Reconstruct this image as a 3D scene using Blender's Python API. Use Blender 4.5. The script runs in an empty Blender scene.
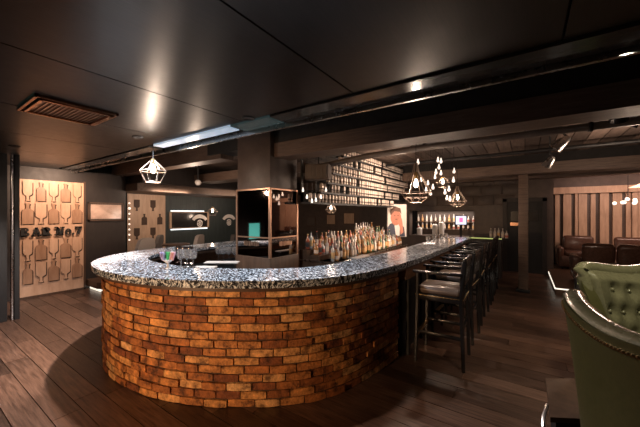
import bpy, bmesh, math, random
from mathutils import Vector, Matrix
random.seed(7)
PI = math.pi
S = bpy.context.scene
C = S.collection

# ------------------------------------------------------------------ camera, world, lights, exposure
TH = math.atan(205/300)
FW = Vector((-math.sin(TH), math.cos(TH), 0)); RT = Vector((math.cos(TH), math.sin(TH), 0))
EYE = 1.62
cam_d = bpy.data.cameras.new('camera'); cam = bpy.data.objects.new('camera', cam_d); C.objects.link(cam)
cam.location = (0, 0, EYE); cam.rotation_euler = (PI/2, 0, TH)
cam_d.sensor_width = 36; cam_d.lens = 36*300/640; cam_d.clip_start = 0.02
S.camera = cam
S.view_settings.view_transform = 'Standard'; S.view_settings.look = 'None'
S.view_settings.gamma = 1; S.view_settings.use_curve_mapping = False
S.view_settings.exposure = 0.0
w = bpy.data.worlds.new('world'); S.world = w; w.use_nodes = True
w.node_tree.nodes['Background'].inputs[0].default_value = (0.9, 0.62, 0.5, 1)
w.node_tree.nodes['Background'].inputs[1].default_value = 0.006

def aim(o, t):
    o.rotation_euler = (Vector(t)-o.location).to_track_quat('-Z', 'Y').to_euler()
def spot(name, loc, tgt, power, col, angle, blend=0.6, r=0.04, spec=1.0):
    d = bpy.data.lights.new(name, 'SPOT'); d.energy = power; d.color = col
    d.spot_size = math.radians(angle); d.spot_blend = blend; d.shadow_soft_size = r; d.specular_factor = spec
    o = bpy.data.objects.new(name, d); C.objects.link(o); o.location = loc; aim(o, tgt); return o
def area(name, loc, tgt, power, col, sx, sy):
    d = bpy.data.lights.new(name, 'AREA'); d.energy = power; d.color = col; d.shape = 'RECTANGLE'; d.size = sx; d.size_y = sy
    o = bpy.data.objects.new(name, d); C.objects.link(o); o.location = loc; aim(o, tgt); return o
def point(name, loc, power, col, r=0.04):
    d = bpy.data.lights.new(name, 'POINT'); d.energy = power; d.color = col; d.shadow_soft_size = r
    o = bpy.data.objects.new(name, d); C.objects.link(o); o.location = loc; return o
WARM = (1.0, 0.62, 0.36); TUNG = (1.0, 0.74, 0.56); COOL = (0.82, 0.90, 1.0)
# downlights in the front ceiling, over the counter ring and the aisle
DOWN = [(-3.75, 1.70, COOL, 170), (-2.15, 1.95, COOL, 120), (-5.6, 1.0, TUNG, 16)]
for x, y, c, p in DOWN:
    spot('downlight_beam', (x, y, 2.49), (x, y, 0), p, c, 150, 0.7, 0.02)
spot('floor_fill_spot', (-3.75, 1.72, 2.46), (-5.3, 0.7, 0), 620, (1.0, .84, .74), 78, 0.6, 0.02)  # added spots without fixtures, light the floor past the counter's shadow
spot('floor_fill_spot', (-3.3, 1.62, 2.46), (-3.4, -0.6, 0), 320, (1.0, .84, .74), 70, 0.6, 0.02)
spot('floor_fill_spot', (-1.75, 2.25, 2.46), (-0.5, 1.5, 0), 75, (1.0, .80, .68), 75, 0.6, 0.02)
# added low wash on the brick from behind the camera, no fixture
spot('brick_wash', (-2.3, -2.4, 1.25), (-2.5, 1.5, 0.80), 560, (1.0, 0.60, 0.32), 50, 1.0, 0.08)
# sign panel wash, grazing from ceiling
spot('sign_wash', (-6.75, 2.05, 2.44), (-7.8, 1.98, 1.75), 150, (1, 0.68, 0.48), 120, 0.9, 0.03)
# can shelf and back bar
area('shelf_wash', (-1.75, 5.6, 2.45), (-2.6, 5.6, 2.2), 85, TUNG, 0.15, 4.0)
# slatted wall
area('slat_wash', (2.6, 9.6, 2.3), (2.6, 11, 1.4), 48, (1, 0.64, 0.50), 2.8, 0.15)
# added key and teal spots for the lounge chairs, no lamps there
spot('lounge_light', (.45, 2.2, 2.45), (0.7, 3.4, 0.9), 130, (1.0, 0.93, 0.75), 80, 0.8, 0.06)
spot('teal_glow', (-0.3, 3.5, 2.3), (0.4, 3.0, 1.1), 5, (0.6, 1.0, 0.85), 70, 0.8, 0.05)
spot('aisle_light', (1.0, 4.6, 2.6), (0.8, 4.2, 0), 32, TUNG, 120, 0.8, 0.05)

# ------------------------------------------------------------------ materials
def mat(name, col=(.5,.5,.5), rough=.5, metal=0.0, emit=None, es=0.0, trans=0.0, spec=None, coat=0.0, alpha=1.0):
    m = bpy.data.materials.new(name); m.use_nodes = True
    b = m.node_tree.nodes['Principled BSDF']
    b.inputs['Base Color'].default_value = (*col, 1); b.inputs['Roughness'].default_value = rough
    b.inputs['Metallic'].default_value = metal; b.inputs['Transmission Weight'].default_value = trans
    if spec is not None: b.inputs['Specular IOR Level'].default_value = spec
    b.inputs['Coat Weight'].default_value = coat; b.inputs['Alpha'].default_value = alpha
    if emit: b.inputs['Emission Color'].default_value = (*emit, 1); b.inputs['Emission Strength'].default_value = es
    # a little procedural variation in every material
    nt = m.node_tree
    n = nt.nodes.new('ShaderNodeTexNoise'); n.inputs['Scale'].default_value = 14
    tc = nt.nodes.new('ShaderNodeTexCoord'); nt.links.new(tc.outputs['Object'], n.inputs['Vector'])
    mr = nt.nodes.new('ShaderNodeMapRange'); mr.inputs['To Min'].default_value = max(0.02, rough*.85); mr.inputs['To Max'].default_value = min(1, rough*1.15)
    nt.links.new(n.outputs['Fac'], mr.inputs['Value']); nt.links.new(mr.outputs[0], b.inputs['Roughness'])
    return m
def N(m, t, **kw):
    n = m.node_tree.nodes.new(t)
    for k, v in kw.items():
        if k in n.inputs: n.inputs[k].default_value = v
        else: setattr(n, k, v)
    return n
def L(m, a, b): m.node_tree.links.new(a, b)
def ramp(m, src, stops):
    r = N(m, 'ShaderNodeValToRGB'); e = r.color_ramp.elements
    while len(e) < len(stops): e.new(0.5)
    for k, (p, c) in enumerate(stops): e[k].position = p; e[k].color = (*c, 1)
    L(m, src, r.inputs[0]); return r
def bsdf(m): return m.node_tree.nodes['Principled BSDF']
def coord(m, scale=(1,1,1), rot=(0,0,0)):
    tc = N(m, 'ShaderNodeTexCoord'); mp = N(m, 'ShaderNodeMapping')
    mp.inputs['Scale'].default_value = scale; mp.inputs['Rotation'].default_value = rot
    L(m, tc.outputs['Object'], mp.inputs['Vector']); return mp.outputs[0]
def bump(m, src, strength=.3, dist=.01):
    b = N(m, 'ShaderNodeBump'); b.inputs['Strength'].default_value = strength; b.inputs['Distance'].default_value = dist
    L(m, src, b.inputs['Height']); L(m, b.outputs[0], bsdf(m).inputs['Normal'])

def grain(name, c1, c2, rough, scale=(1, 12, 12), b=.15, metal=0, island=False):
    m = mat(name, c1, rough, metal)
    v = coord(m, scale); n = N(m, 'ShaderNodeTexNoise', Scale=3.0, Detail=8.0, Roughness=.65); L(m, v, n.inputs['Vector'])
    r = ramp(m, n.outputs['Fac'], [(.3, c1), (.7, c2)])
    out = r.outputs[0]
    if island:
        g = N(m, 'ShaderNodeNewGeometry'); hs = N(m, 'ShaderNodeHueSaturation')
        mr = N(m, 'ShaderNodeMapRange'); mr.inputs['To Min'].default_value = .45; mr.inputs['To Max'].default_value = 1.55
        L(m, g.outputs['Random Per Island'], mr.inputs['Value']); L(m, mr.outputs[0], hs.inputs['Value']); L(m, out, hs.inputs['Color']); out = hs.outputs[0]
    L(m, out, bsdf(m).inputs['Base Color']); bump(m, n.outputs['Fac'], b, .004)
    return m

M = {}
M['floor'] = grain('floor_wood', (.028, .012, .007), (.15, .080, .052), .34, (1.2, 16, 4), .45, island=True)
m = M['ceil'] = mat('ceiling_laminate', (.014, .009, .007), .34)
v = coord(m, (60, 2.2, 1)); n = N(m, 'ShaderNodeTexNoise', Scale=3.0, Detail=2.0, Roughness=.4); L(m, v, n.inputs['Vector'])
r_ = ramp(m, n.outputs['Fac'], [(.35, (.006, .004, .003)), (.65, (.014, .008, .006))]); L(m, r_.outputs[0], bsdf(m).inputs['Base Color']); bump(m, n.outputs['Fac'], .12, .003)
bsdf(M['ceil']).inputs['Specular IOR Level'].default_value = .55
bsdf(M['ceil']).inputs['Anisotropic'].default_value = .5
M['void'] = mat('black_paint', (.012, .010, .009), .8)
M['deck'] = grain('deck_board', (.06, .042, .034), (.14, .10, .08), .6, (9, 1.2, 4), .4, island=True)
M['beam'] = grain('beam_wood', (.085, .052, .038), (.17, .115, .085), .55, (1.2, 9, 14), .4)
M['darkwall'] = grain('dark_wall', (.014, .009, .008), (.027, .019, .016), .55, (3, 3, .8), .2)
M['tealwall'] = grain('teal_wall', (.012, .018, .019), (.03, .042, .042), .5, (8, 8, .6), .2)
M['brownwall'] = grain('brown_wall', (.06, .042, .034), (.10, .07, .056), .5, (2, 2, 2), .2)
M['block'] = grain('block_wall', (.075, .056, .046), (.12, .09, .075), .8, (4, 4, 4), .3)
M['ply'] = grain('sign_plywood', (.46, .27, .17), (.66, .43, .30), .5, (3, 3, .7), .1)
M['plyd'] = grain('cutout_plywood', (.27, .14, .08), (.44, .26, .165), .45, (3, 3, .8), .1)
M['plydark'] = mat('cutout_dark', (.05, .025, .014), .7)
M['slat'] = grain('slat_wood', (.34, .22, .15), (.52, .36, .25), .5, (5, 5, .8), .1)
M['wood'] = grain('dark_oak', (.05, .026, .016), (.11, .06, .036), .38, (6, 6, 1.0), .15)
M['fascia'] = grain('fascia_wood', (.11, .048, .018), (.25, .11, .045), .4, (6, 1, 6), .15)
M['black'] = mat('black_lacquer', (.014, .012, .012), .22)
M['blackm'] = mat('black_matt', (.012, .011, .011), .6)
M['leather'] = grain('black_leather', (.028, .022, .020), (.045, .036, .032), .26, (20, 20, 20), .15)
M['cream'] = grain('stool_leather', (.17, .12, .095), (.22, .16, .13), .30, (20, 20, 20), .12)
M['brownleather'] = grain('brown_leather', (.055, .026, .018), (.10, .052, .036), .24, (9, 9, 9), .15)
M['metal'] = mat('brushed_steel', (.55, .52, .50), .28, 1.0)
M['copper'] = mat('copper_trim', (.62, .36, .24), .25, 1.0)
M['brass'] = mat('brass', (.60, .42, .20), .3, 1.0)
M['pipe'] = grain('grey_pipe', (.12, .10, .09), (.2, .165, .145), .5, (2, 8, 8), .1)
M['wire'] = mat('cage_wire', (.42, .33, .27), .4, .6)
M['mirror'] = mat('tinted_mirror', (.42, .36, .33), .03, 1.0)
M['frame'] = mat('copper_frame', (.40, .23, .15), .35, .8)
M['fabric'] = grain('beige_fabric', (.45, .38, .33), (.58, .50, .44), .9, (30, 30, 30), .2)
M['greyfab'] = grain('grey_fabric', (.10, .085, .078), (.15, .13, .12), .9, (30, 30, 30), .2)
M['mortar'] = grain('mortar', (.035, .018, .010), (.09, .045, .024), .95, (14, 14, 14), .5)
M['bulb'] = mat('lit_bulb', (1, .9, .8), .3, emit=(1.0, .80, .62), es=14)
M['bulbdim'] = mat('lit_small_bulb', (1, .9, .8), .2, emit=(1.0, .84, .72), es=1.3)
M['led'] = mat('white_led', (1, 1, 1), .4, emit=(.80, .93, 1.0), es=1.6)
M['ledw'] = mat('warm_led', (1, 1, 1), .4, emit=(1.0, .90, .74), es=1.3)
M['ledg'] = mat('green_led', (.8, 1, .4), .4, emit=(.62, .72, .22), es=.5)
M['stripsheen'] = mat('bluish_strip_reflection', (.6, .7, .8), .2, emit=(.60, .78, 1.0), es=.42)  # reflection on the glossy strip, put in as a weak glow
M['stripdim'] = mat('glass_strip', (.055, .055, .052), .16)
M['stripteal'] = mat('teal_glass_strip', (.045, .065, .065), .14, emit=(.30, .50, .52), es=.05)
M['screen'] = mat('cyan_screen', (.1, .4, .4), .3, emit=(.12, .72, .66), es=1.0)
M['white'] = mat('white_paint', (.75, .70, .66), .5)
M['paper'] = mat('cream_print', (.55, .42, .35), .5)
M['glassc'] = mat('clear_glass', (.92, .92, .92), .05, trans=.92)

def glassy(name, col, rough=.08):
    m = mat(name, col, rough, 0, spec=.8, coat=.6); return m
M['b_amber'] = glassy('amber_bottle', (.30, .13, .04)); M['b_clear'] = glassy('clear_bottle', (.42, .38, .34))
M['b_green'] = glassy('green_bottle', (.05, .12, .05)); M['b_dark'] = glassy('dark_bottle', (.03, .02, .018))
M['b_red'] = glassy('red_bottle', (.30, .07, .035)); M['b_pale'] = glassy('frosted_bottle', (.42, .37, .33))
M['jar'] = mat('glass_tumbler', (.62, .55, .49), .15, 0, spec=.7)
M['lab_w'] = mat('white_label', (.55, .46, .38), .6); M['lab_o'] = mat('ochre_label', (.55, .33, .14), .6)
M['lab_r'] = mat('red_label', (.40, .09, .06), .6); M['lab_k'] = mat('black_label', (.03, .03, .03), .5)
M['can'] = grain('can_metal', (.50, .41, .35), (.75, .65, .57), .3, (1, 1, 1), .05, metal=.35)
M['candark'] = mat('can_band', (.14, .11, .09), .4)
# brick: colour per brick
m = M['brick'] = mat('brick', (.5, .2, .05), .7)
g = N(m, 'ShaderNodeNewGeometry'); v = coord(m, (1,1,1))
n1 = N(m, 'ShaderNodeTexNoise', Scale=13.0, Detail=8.0, Roughness=.7); L(m, v, n1.inputs['Vector'])
n2 = N(m, 'ShaderNodeTexNoise', Scale=60.0, Detail=4.0); L(m, v, n2.inputs['Vector'])
r1 = ramp(m, g.outputs['Random Per Island'], [(0, (.20, .056, .018)), (.25, (.36, .12, .030)), (.55, (.56, .22, .060)), (.8, (.68, .32, .10)), (1, (.78, .46, .21))])
r2 = ramp(m, n1.outputs['Fac'], [(.38, (.24, .20, .17)), (.47, (.70, .64, .58)), (.56, (1.0, .95, .9)), (.68, (1.5, 1.35, 1.2))])
mx = N(m, 'ShaderNodeMix', data_type='RGBA', blend_type='MULTIPLY'); mx.inputs['Factor'].default_value = 1.0
L(m, r1.outputs[0], mx.inputs[6]); L(m, r2.outputs[0], mx.inputs[7]); L(m, mx.outputs[2], bsdf(m).inputs['Base Color'])
ad = N(m, 'ShaderNodeMath', operation='ADD'); L(m, n1.outputs['Fac'], ad.inputs[0]); L(m, n2.outputs['Fac'], ad.inputs[1]); bump(m, ad.outputs[0], .7, .012)
# marble: black, white and blue grey flecks
m = M['marble'] = mat('counter_marble', (.2, .2, .2), .12, coat=.3)
v = coord(m, (1, 1, 1), (0, 0, .5)); nn = N(m, 'ShaderNodeTexNoise', Scale=4.0, Detail=4.0); L(m, v, nn.inputs['Vector'])
vm = N(m, 'ShaderNodeVectorMath', operation='MULTIPLY_ADD'); vm.inputs[1].default_value = (.22, .22, .22)
L(m, nn.outputs['Color'], vm.inputs[0]); L(m, v, vm.inputs[2])
mp = N(m, 'ShaderNodeMapping'); mp.inputs['Scale'].default_value = (9, 36, 20); L(m, vm.outputs[0], mp.inputs['Vector'])
n3 = N(m, 'ShaderNodeTexNoise', Scale=1.9, Detail=9.0, Roughness=.72); L(m, mp.outputs[0], n3.inputs['Vector'])
r3 = ramp(m, n3.outputs['Fac'], [(.41, (.010, .010, .012)), (.485, (.05, .052, .06)), (.53, (.38, .43, .50)), (.59, (.88, .90, .92))])
L(m, r3.outputs[0], bsdf(m).inputs['Base Color']); L(m, n3.outputs['Fac'], bsdf(m).inputs['Roughness'])
mr = N(m, 'ShaderNodeMapRange'); mr.inputs['To Min'].default_value = .10; mr.inputs['To Max'].default_value = .30
L(m, n3.outputs['Fac'], mr.inputs['Value']); L(m, mr.outputs[0], bsdf(m).inputs['Roughness'])
# green leather
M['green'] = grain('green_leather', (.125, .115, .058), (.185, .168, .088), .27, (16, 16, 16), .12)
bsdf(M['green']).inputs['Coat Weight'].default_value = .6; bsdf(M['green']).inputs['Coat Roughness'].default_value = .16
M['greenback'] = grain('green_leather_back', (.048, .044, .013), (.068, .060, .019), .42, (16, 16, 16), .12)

# ------------------------------------------------------------------ mesh helpers
class MB:
    def __init__(s): s.v = []; s.f = []; s.sm = []
    def add(s, vs, fs, smooth=False):
        o = len(s.v); s.v += [tuple(p) for p in vs]; s.f += [[o+i for i in f] for f in fs]; s.sm += [smooth]*len(fs); return s
    def box(s, c, d, rz=0, rx=0, ry=0):
        R = Matrix.Rotation(rz, 3, 'Z') @ Matrix.Rotation(ry, 3, 'Y') @ Matrix.Rotation(rx, 3, 'X'); c = Vector(c)
        vs = [c + R @ Vector((sx*d[0]/2, sy*d[1]/2, sz*d[2]/2)) for sx in (-1, 1) for sy in (-1, 1) for sz in (-1, 1)]
        return s.add(vs, [(0,1,3,2),(4,6,7,5),(0,4,5,1),(2,3,7,6),(0,2,6,4),(1,5,7,3)])
    def bx(s, x0, x1, y0, y1, z0, z1): return s.box(((x0+x1)/2, (y0+y1)/2, (z0+z1)/2), (abs(x1-x0), abs(y1-y0), abs(z1-z0)))
    def rbox(s, c, d, r=.02, rz=0, rx=0, ry=0, seg=2):
        bm = bmesh.new(); bmesh.ops.create_cube(bm, size=1)
        for v in bm.verts: v.co = Vector((v.co.x*d[0], v.co.y*d[1], v.co.z*d[2]))
        bmesh.ops.bevel(bm, geom=list(bm.edges), offset=min(r, min(d)*.49), segments=seg, affect='EDGES', profile=.5)
        R = Matrix.Rotation(rz, 3, 'Z') @ Matrix.Rotation(ry, 3, 'Y') @ Matrix.Rotation(rx, 3, 'X')
        bm.verts.index_update()
        s.add([Vector(c)+R@v.co for v in bm.verts], [[v.index for v in f.verts] for f in bm.faces], True); bm.free(); return s
    def tube(s, pts, r, n=8, closed=False):
        pts = [Vector(p) for p in pts]; vs = []; fs = []; up = Vector((0, 0, 1)); N_ = len(pts)
        rr = r if isinstance(r, (list, tuple)) else [r]*N_
        for i, p in enumerate(pts):
            a = pts[(i-1) % N_] if (closed or i > 0) else p; b = pts[(i+1) % N_] if (closed or i < N_-1) else p
            t = (b-a).normalized(); u = t.cross(up)
            if u.length < .05: u = t.cross(Vector((0, 1, 0)))
            u.normalize(); w_ = t.cross(u)
            vs += [p + (u*math.cos(2*PI*k/n)+w_*math.sin(2*PI*k/n))*rr[i] for k in range(n)]
        for i in range(N_ if closed else N_-1):
            j = (i+1) % N_
            fs += [(i*n+k, i*n+(k+1) % n, j*n+(k+1) % n, j*n+k) for k in range(n)]
        if not closed: fs += [tuple(range(n))[::-1], tuple((N_-1)*n+k for k in range(n))]
        return s.add(vs, fs, True)
    def lathe(s, prof, c=(0,0,0), n=14, R=None):
        vs = []; fs = []; c = Vector(c)
        for r, z in prof:
            for k in range(n):
                p = Vector((r*math.cos(2*PI*k/n), r*math.sin(2*PI*k/n), z))
                vs.append(c + (R @ p if R else p))
        for i in range(len(prof)-1):
            fs += [(i*n+k, i*n+(k+1) % n, (i+1)*n+(k+1) % n, (i+1)*n+k) for k in range(n)]
        fs += [tuple(range(n))[::-1], tuple((len(prof)-1)*n+k for k in range(n))]
        return s.add(vs, fs, True)
    def prism(s, poly, z0, z1):
        n = len(poly)
        return s.add([(x, y, z0) for x, y in poly]+[(x, y, z1) for x, y in poly],
            [tuple(range(n))[::-1], tuple(range(n, 2*n))]+[(i, (i+1) % n, n+(i+1) % n, n+i) for i in range(n)])
    def plate(s, poly, T, th):   # poly in 2D mapped by T(u,v,w)
        n = len(poly)
        return s.add([T(u, v, 0) for u, v in poly]+[T(u, v, th) for u, v in poly],
            [tuple(range(n))[::-1], tuple(range(n, 2*n))]+[(i, (i+1) % n, n+(i+1) % n, n+i) for i in range(n)])
    def sphere(s, c, r, n=12, m=8, sz=1):
        return s.lathe([(max(.0005, r*math.sin(PI*i/m)), -r*sz*math.cos(PI*i/m)) for i in range(m+1)], c, n)
    def build(s, name, m, parent=None, loc=None, rz=0, flat=False):
        me = bpy.data.meshes.new(name); me.from_pydata(s.v, [], s.f); me.update()
        bm = bmesh.new(); bm.from_mesh(me); bmesh.ops.recalc_face_normals(bm, faces=bm.faces); bm.to_mesh(me); bm.free()
        if not flat: me.polygons.foreach_set('use_smooth', s.sm)
        o = bpy.data.objects.new(name, me); C.objects.link(o); me.materials.append(m)
        if any(s.sm) and not flat:
            try: me.set_sharp_from_angle(angle=math.radians(42))
            except Exception: pass
        if parent: o.parent = parent
        if loc: o.location = loc
        if rz: o.rotation_euler = (0, 0, rz)
        return o
def tag(o, label=None, cat=None, group=None, kind=None):
    if label: o['label'] = label
    if cat: o['category'] = cat
    if group: o['group'] = group
    if kind: o['kind'] = kind
    return o
def thing(name, label, cat, loc=(0,0,0), rz=0, group=None):
    o = bpy.data.objects.new(name, None); C.objects.link(o); o.empty_display_size = .1
    o.location = loc; o.rotation_euler = (0, 0, rz); return tag(o, label, cat, group)
def struct(o): o['kind'] = 'structure'; return o
def kids(o): return [c for c in C.objects if c.parent == o]
KID = {}
def copy_tree(o, loc=None, rz=None, label=None, group=None, parent=None, ch=None):
    c = o.copy(); C.objects.link(c)
    if parent: c.parent = parent
    if loc is not None: c.location = loc
    if rz is not None: c.rotation_euler = (0, 0, rz)
    if label: c['label'] = label
    if group: c['group'] = group
    if o.name not in KID: KID[o.name] = kids(o)
    for k in KID[o.name]: copy_tree(k, parent=c)
    return c
def pd(px, py, d):     # helper: world point seen along a sight line at a measured distance
    return FW*d + RT*((px-320)/300*d) + Vector((0, 0, EYE+(214-py)/300*d))

# ------------------------------------------------------------------ the room shell
X0, X1, Y0, Y1 = -8.6, 6.0, -4.0, 11.2
b = MB(); y = Y0; k = 0
while y < Y1:      # planks run along X
    x = X0 - random.uniform(0, 2.0)
    while x < X1:
        l = random.uniform(1.1, 2.2); a0, a1 = max(x, X0), min(x+l, X1)
        if a1-a0 > .01: b.bx(a0+.002, a1-.002, y+.003, y+.187, -.03, 0)
        x += l
    y += .19
struct(b.build('floor', M['floor']))
struct(MB().bx(X0, X1, Y0, Y1, -.2, -.03).build('trim_1', M['void']))
# walls
struct(MB().bx(X0-.1, X0, Y0, Y1, 0, 3.0).build('wall_left', M['tealwall']))
struct(MB().bx(X1, X1+.1, Y0, Y1, 0, 3.0).build('wall_right', M['darkwall']))
struct(MB().bx(X0, X1, Y0-.1, Y0, 0, 3.0).build('wall_near', M['darkwall']))
b = MB().bx(X0, .62, Y1-1.2, Y1, 1.72, 3.0).bx(X0, -3.2, Y1-1.2, Y1-.9, 0, 1.72).bx(-1.25, .62, Y1-1.2, Y1-.9, 0, 1.72).bx(.52, X1, Y1, Y1+.1, 0, 3.0).bx(-3.2, -1.25, Y1-.2, Y1, 0, 1.72).bx(-3.2, -1.25, Y1-1.2, Y1-.2, 0, .9)
struct(b.build('wall_far', M['brownwall']))
# wall blocks (padded squares) on far wall
bb = MB()
for i in range(7):
    for j in range(3):
        if 1: bb.rbox((-3.6+i*.52+(.2 if j % 2 else 0), Y1-1.22, 2.0+j*.3), (.50, .05, .28), .01)
struct(bb.build('trim_2', M['brownwall']))
# partition wall that carries the sign
struct(MB().bx(X0, -7.84, Y0, 3.28, 0, 2.52).build('wall_side', M['darkwall']))
# front ceiling panels, with dark seams
b = MB(); xs = [X0, -7.16, -5.94, -4.72, -3.50, -2.28, -1.06, .16, 1.38, 2.6, 3.8, X1]
for i in range(len(xs)-1):
    for (ya, yb) in ((Y0, -.2), (-.2, 2.0)): b.bx(xs[i]+.006, xs[i+1]-.006, ya+.004, yb-.004, 2.52, 2.55)
struct(b.build('ceiling', M['ceil']))
struct(MB().bx(X0, X1, Y0, 2.0, 2.552, 3.0).build('trim_3', M['void']))
# glossy strip along the ceiling edge, its bluish reflections painted as glow
struct(MB().bx(-7.6, -4.15, 2.02, 2.20, 2.505, 2.53).build('trim_4', M['stripdim']))
struct(MB().bx(-4.0, -2.5, 2.00, 2.14, 2.50, 2.53).build('trim_5', M['stripsheen']))
struct(MB().bx(-2.48, -1.95, 2.01, 2.22, 2.505, 2.53).build('trim_6', M['stripteal']))
struct(MB().bx(-1.93, X1, 2.01, 2.24, 2.505, 2.53).build('trim_7', M['stripdim']))
struct(MB().bx(X0, X1, 2.25, 2.28, 2.47, 2.53).build('trim_8', M['metal']))
# upper ceiling
struct(MB().bx(X0, X1, 2.28, 3.0, 2.9, 3.0).build('trim_9', M['void']))
b = MB(); x = X0
while x < X1-.05: b.bx(x+.006, x+.194, 3.0, Y1, 2.80, 2.83); x += .2
struct(b.build('trim_10', M['deck']))
struct(MB().bx(X0, X1, 3.0, Y1, 2.832, 2.9).build('trim_11', M['void']))
for nm, (x0, x1, y0, y1, z0, z1), mm in [
    ('trim_12', (-2.80, X1, 3.0, 3.32, 2.38, 2.57), 'beam'), ('trim_13', (-4.3, X1, 3.02, 3.32, 2.57, 2.90), 'void'),
    ('trim_14', (-2.5, X1, 7.3, 7.75, 2.42, 2.62), 'beam'), ('trim_15', (-2.5, X1, 7.32, 7.72, 2.62, 2.80), 'void'),
    ('trim_16', (-8.0, -3.6, 4.6, 5.1, 2.42, 2.62), 'beam'), ('trim_17', (-8.6, -7.3, 3.3, 10.0, 2.15, 2.32), 'beam'),
    ('trim_18', (-8.0, -4.0, 3.05, 3.3, 2.5, 2.75), 'beam'), ('trim_19', (.5, X1, 10.9, 11.2, 2.18, 2.36), 'slat'),
    ('trim_20', (-8.6, X1, 9.2, 9.5, 2.5, 2.8), 'beam'), ('trim_21', (X0, -7.1, 3.32, 10.0, 2.32, 2.8), 'darkwall')]:
    struct(MB().bx(x0, x1, y0, y1, z0, z1).build(nm, M[mm]))
# slatted wall
b = MB(); x = .55; random.seed(3)
while x < 4.2:
    wd = random.choice([.06, .10, .14, .18]); dp = random.choice([.04, .07, .1])
    b.bx(x, x+wd, 11.2-dp-.02, 11.2, .15, 2.18); x += wd + (random.choice([.02, .05, .08]) if x < 2.1 else .008)
struct(b.build('trim_22', M['slat']))
# raised lounge platform with lit edge
struct(MB().bx(.5, X1, 7.56, 11.2, 0, .14).build('trim_23', M['wood']))
struct(MB().bx(.49, .85, 7.548, 7.56, .12, .143).bx(.488, .50, 7.55, 9.6, .12, .143).build('trim_24', M['ledw']))
# low step by the left wall with a light under it
pl = []
for i in range(9):
    a = -PI/2 + i*PI/16; pl.append((-7.9+.75*math.cos(a) if i else -7.9, 3.3+.75*math.sin(a)))
pl = [(-7.84, 2.5), (-7.25, 2.5), (-7.05, 2.6), (-6.98, 2.8), (-6.98, 4.2), (-7.84, 4.2)]
struct(MB().prism(pl, .07, .2).build('trim_25', M['wood']))
struct(MB().prism([(-7.8, 2.56), (-7.28, 2.56), (-7.11, 2.65), (-7.05, 2.82), (-7.05, 4.1), (-7.8, 4.1)], 0, .07).build('trim_26', M['ledw']))
# door in far wall
dr = struct(MB().bx(-.42, .38, 9.94, 9.99, 0, 1.95).build('door_1', M['blackm']))
MB().bx(-.52, -.42, 9.9, 10.0, 0, 2.03).bx(.38, .48, 9.9, 10.0, 0, 2.03).bx(-.52, .48, 9.9, 10.0, 1.95, 2.05).build('door_frame', M['darkwall'], dr)
MB().bx(-.33, -.06, 9.925, 9.94, 1.42, 1.68).bx(.02, .30, 9.925, 9.94, 1.42, 1.68).build('door_glass', M['black'], dr)
tag(MB().bx(-.34, -.04, 9.91, 9.925, 1.28, 1.37).build('door_plate', M['copper'], dr), 'copper name plate')

# support post
t = thing('support_post', 'dark wooden post holding the ceiling beam in front of the far door', 'post', (-.03, 7.53, 0))
MB().rbox((0, 0, 1.24), (.17, .17, 2.36), .01).build('shaft', M['beam'], t)
MB().rbox((0, 0, .03), (.24, .24, .06), .01).build('base', M['blackm'], t)
# ceiling pipe
b = MB(); b.tube([(-2.7, 3.92, 2.36), (-2.0, 4.2, 2.50), (-1, 4.4, 2.57), (1, 4.46, 2.59), (X1, 4.5, 2.6)], .045, 12)
pp = tag(b.build('ceiling_pipe', M['pipe']), 'grey pipe running under the ceiling boards over the bar', 'pipe')
for xx in (-1.2, .6, 2.2): MB().tube([(xx-.006, 4.40, 2.52), (xx, 4.42, 2.80)], .012, 6).lathe([(.054, -.02), (.054, .02)], (xx, 4.45, 2.585), 12, Matrix.Rotation(PI/2, 3, 'Y')).build('pipe_hanger', M['blackm'], pp)
b = MB().tube([(-2.5, 6.2, 2.66), (0, 6.25, 2.68), (X1, 6.3, 2.70)], .03, 8)
tag(b.build('ceiling_conduit', M['blackm']), 'thin black conduit under the boards beyond the thick pipe', 'pipe')
# ceiling vent
t = thing('ceiling_vent', 'square copper-edged air vent in the dark ceiling', 'vent', (-3.3, .93, 2.52))
b = MB()
for h, z in ((.27, -.012), (.235, -.022)):
    for s in (-1, 1): b.box((s*h, 0, z), (.018, 2*h+.018, .02)); b.box((0, s*h, z), (2*h+.018, .018, .02))
b.build('vent_frame', M['copper'], t)
b = MB()
b.box((0, 0, -.006), (.45, .45, .008))
for i in range(15): b.box((0, -.21+i*.03, -.014), (.44, .014, .006), rx=.3)
b.build('louvre', M['frame'], t)
# downlight fixtures
for i, (x, y, c, p) in enumerate(DOWN):
    t = thing('downlight', ['round recessed downlight above the left of the counter', 'round recessed downlight above the front of the counter', 'round recessed downlight above the left floor'][i], 'ceiling light', (x, y, 2.52), 0, 'recessed ceiling downlights')
    MB().lathe([(.045, -.008), (.05, -.012), (.06, -.008), (.06, 0), (.045, 0)], (0, 0, 0), 16).build('rim', M['blackm'], t)

# ------------------------------------------------------------------ the bar
OUT = [(-1.0, 7.5), (-1.01, 6.0), (-1.03, 4.6), (-1.07, 3.5), (-1.14, 2.83), (-1.24, 2.4), (-1.41, 2.06), (-1.63, 1.81), (-1.88, 1.62), (-2.16, 1.45), (-2.52, 1.29), (-2.91, 1.20), (-3.3, 1.18), (-3.7, 1.23), (-4.05, 1.36), (-4.36, 1.60), (-4.58, 1.93), (-4.70, 2.35), (-4.74, 3.0), (-4.76, 4.0), (-4.78, 5.2)]
def catmull(P, n=6):
    r = []
    for i in range(len(P)-1):
        p0, p1, p2, p3 = [Vector(P[max(0, min(len(P)-1, j))]) for j in (i-1, i, i+1, i+2)]
        for k in range(n):
            t = k/n; r.append(.5*((2*p1)+(-p0+p2)*t+(2*p0-5*p1+4*p2-p3)*t*t+(-p0+3*p1-3*p2+p3)*t**3))
    r.append(Vector(P[-1])); return r
path = catmull(OUT, 8)
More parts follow.
